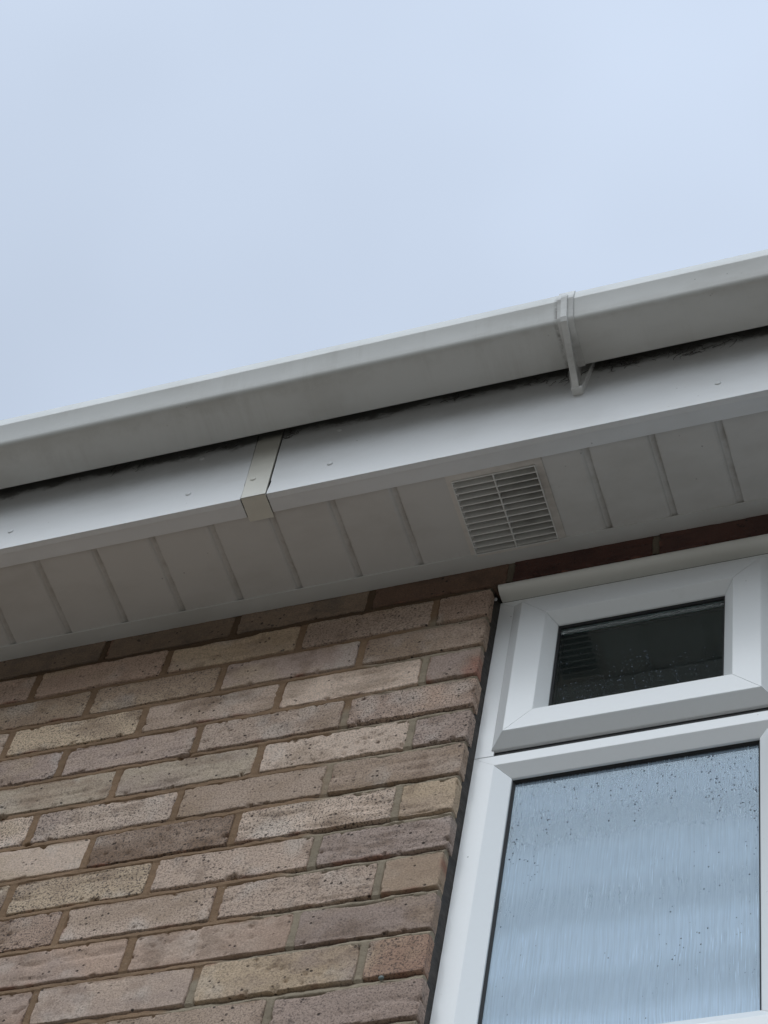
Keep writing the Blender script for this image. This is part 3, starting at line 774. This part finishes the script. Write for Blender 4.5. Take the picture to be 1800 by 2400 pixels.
# dark backing board seen through the crooked gaps
m = MB(); m.box(-.40, -.31, YF+.0095, YF+.018, ZS+.001, .30); m.build('backing', M_dark, fas)
def nail(x, z, y, par, material):
    m = MB(); bm = bmesh.new(); bmesh.ops.create_uvsphere(bm, u_segments=16, v_segments=8, radius=.0050)
    for q in bm.verts: q.co = Vector((q.co.x+x, q.co.y*.42+y, q.co.z+z))
    m.bm(bm); return m.build('nail_head', material, par, smooth=True)
for x, z in ((-.4726, .1014), (-.2381, .1031), (.3629, .1005), (-.4735, .2110), (-.2395, .2085), (-.78, .101), (.70, .101)):
    nail(x, z, YF, fas, M_fascia)
nail(-.3640, .1036, YF-.0012, fas, M_cream)

# ------------------------------------------------------------------ gutter
gut = empty('gutter', (0, YF, .2)); tag(gut, 'long white square plastic gutter running along the eaves', 'gutter')
zt = lambda x: .0052*(.40-x)/1.13
def op(o): return YF-o
outer = [(.0015, .2930), (.0040, .2750), (.0110, .2330), (.0192, .2125), (.0202, .2103), (.0230, .2098), (.0835, .2206), (.0875, .2218), (.0905, .2242), (.0925, .2275), (.0937, .2315),
         (.1028, .2700), (.1034, .2712), (.1034, .2724), (.1018, .2950), (.1008, .2975), (.0980, .2985)]
inner = [(.0950, .2980), (.1000, .2730), (.0918, .2320), (.0898, .2280), (.0860, .2246), (.0240, .2120), (.0218, .2135), (.0130, .2350), (.0060, .2750), (.0035, .2930)]
prof = [(op(a), z) for a, z in outer+inner]
m = MB(); m.extrude_x(prof, EX0, EX1, zt, 40); m.build('channel', M_gutter, gut, autos=32)

def bracket(bx):
    br = empty('gutter_bracket', (bx, YF, .168)); dz = zt(bx)
    m = MB()      # strap round the outside of the gutter
    st = [(a, z) for a, z in outer[4:]]
    # offset outline outward by 1.8 mm
    path = [(.0190, .2086), (.0225, .2084), (.0795, .2183), (.0855, .2198), (.0902, .2226), (.0936, .2264), (.0955, .2312), (.1044, .2700), (.1050, .2712), (.1050, .2728), (.1017, .2990), (.1000, .3020), (.0940, .3024), (.0930, .2990)]
    path = [(a+(.0010 if z > .2208 else 0), z-(.0010 if a > .01 and z < .24 else 0)) for a, z in path]
    th = .0026
    inn = []
    for i, q in enumerate(path):
        a = Vector(path[max(i-1, 0)]); b_ = Vector(path[min(i+1, len(path)-1)]); d = (b_-a).normalized(); nrm = Vector((-d.y, d.x))
        inn.append((q[0]+nrm.x*th, q[1]+nrm.y*th))
    poly = [(op(a), z+dz) for a, z in path+inn[::-1]]
    m.prism(poly, 'x', bx-.0124, bx+.0124)
    m.build('strap', M_bracket, br, autos=40)
    m = MB()      # rib: runs down the front, then straight back to the foot under the gutter
    rib = [(.1040, .2830), (.1072, .2815), (.1085, .2720), (.0990, .2250), (.0950, .2170), (.0130, .1560), (.0030, .1565), (.0030, .1620), (.0130, .1630), (.0900, .2215), (.0945, .2260), (.1030, .2700)]
    m.prism([(op(a), z+dz) for a, z in rib], 'x', bx-.0062, bx+.0034)
    web = [(.0880, .2208), (.0130, .1620), (.0030, .1620), (.0030, .2500), (.0080, .2450), (.0190, .2090)]
    m.prism([(op(a), z+dz) for a, z in web], 'x', bx-.0030, bx+.0008)
    m.build('rib', M_bracket, br)
    m = MB()      # back plate on the fascia
    pl = [(bx-.0085, .1560), (bx+.0080, .1560), (bx+.0095, .1680), (bx+.0195, .2380), (bx+.0205, .2650), (bx-.0205, .2650), (bx-.0195, .2250), (bx-.0095, .1680)]
    m.prism([(x, z+dz) for x, z in pl], 'y', YF-.0030, YF+.001)
    for s, e0, e1 in ((1, (.0080, .1560), (.0195, .2380)), (-1, (.0085, .1560), (.0195, .2250))):
        m.add([(bx+s*e0[0], YF-.0095, e0[1]+dz), (bx+s*(e0[0]-.0022), YF-.0095, e0[1]+dz), (bx+s*(e1[0]-.0022), YF-.0075, e1[1]+dz), (bx+s*e1[0], YF-.0075, e1[1]+dz),
               (bx+s*e0[0], YF, e0[1]+dz), (bx+s*(e0[0]-.0022), YF, e0[1]+dz), (bx+s*(e1[0]-.0022), YF, e1[1]+dz), (bx+s*e1[0], YF, e1[1]+dz)],
              [(0, 1, 2, 3), (4, 5, 6, 7), (0, 3, 7, 4), (1, 2, 6, 5), (0, 1, 5, 4), (2, 3, 7, 6)])
    m.box(bx-.0085, bx+.0080, YF-.0125, YF, .1545+dz, .1600+dz, .0006)
    m.build('back_plate', M_bracket, br)
    return br
b0 = bracket(.1505)
tag(b0, 'weathered white gutter bracket clipped round the gutter with a ribbed foot', 'bracket')
wm = MB(); R2 = random.Random(11)
def strand(p, d, n, rad):
    ring_ = []
    q = Vector(p); d = Vector(d).normalized()
    for i in range(n):
        up = Vector((.3, .9, .1)).cross(d).normalized(); sd2 = d.cross(up)
        rr = rad*(1-.7*i/n)
        ring_.append([(q+up*math.cos(a)*rr+sd2*math.sin(a)*rr)[:] for a in (0, 2.09, 4.19)])
        d = (d+Vector((R2.gauss(0, .45), R2.gauss(0, .05), R2.gauss(0, .45)))).normalized(); q = q+d*.0032
        q.y = min(q.y, YF-.0008)
    v = [p_ for r_ in ring_ for p_ in r_]
    f = [(3*i+a, 3*i+(a+1) % 3, 3*i+3+(a+1) % 3, 3*i+3+a) for i in range(n-1) for a in range(3)]
    wm.add(v, f)
for cx, cz, sx, nn in [(.205, .228, .020, 26), (.23, .222, .015, 16), (.30, .226, .02, 16), (.335, .215, .012, 18), (-.325, .225, .006, 14), (.09, .228, .02, 12), (-.05, .230, .03, 12), (.135, .215, .006, 10), (-.45, .232, .03, 10), (-.62, .232, .05, 14), (.42, .226, .03, 14)]:
    for i in range(nn):
        strand((cx+R2.gauss(0, sx), YF-R2.uniform(.0008, .003), cz+R2.gauss(0, .005)), (R2.gauss(0, 1), 0, R2.gauss(0, .6)), R2.randint(4, 9), R2.uniform(.0003, .0009))
wo = wm.build('cobweb', M_web, None); tag(wo, kind='stuff')

# ------------------------------------------------------------------ roof above (hidden from below by the gutter)
roof = empty('roof', (0, YF, .29)); tag(roof, 'brown tiled roof slope rising behind the gutter', 'roof', kind='thing')
m = MB()
pitch = math.tan(math.radians(28))
for i in range(14):
    y0 = YF-.045+.24*i; z0 = .318+.24*i*pitch
    for j in range(16):
        xa = EX0+j*.29+(0.145 if i % 2 else 0)-.1
        xb = min(xa+.288, EX1+.1)
        m.add([(xa, y0, z0), (xb, y0, z0), (xb, y0+.30, z0+.30*pitch-.008), (xa, y0+.30, z0+.30*pitch-.008),
               (xa, y0, z0+.012), (xb, y0, z0+.012), (xb, y0+.30, z0+.30*pitch+.004), (xa, y0+.30, z0+.30*pitch+.004)],
              [(3, 2, 1, 0), (4, 5, 6, 7), (0, 1, 5, 4), (2, 3, 7, 6), (1, 2, 6, 5), (3, 0, 4, 7)])
m.build('roof_tiles', M_roof, roof)
m = MB(); m.box(EX0, EX1, YF+.009, YF+.011, .262, .281); m.box(EX0, EX1, YF+.012, .30, .262, .268)
m.build('eaves_tray', M_dark, roof)
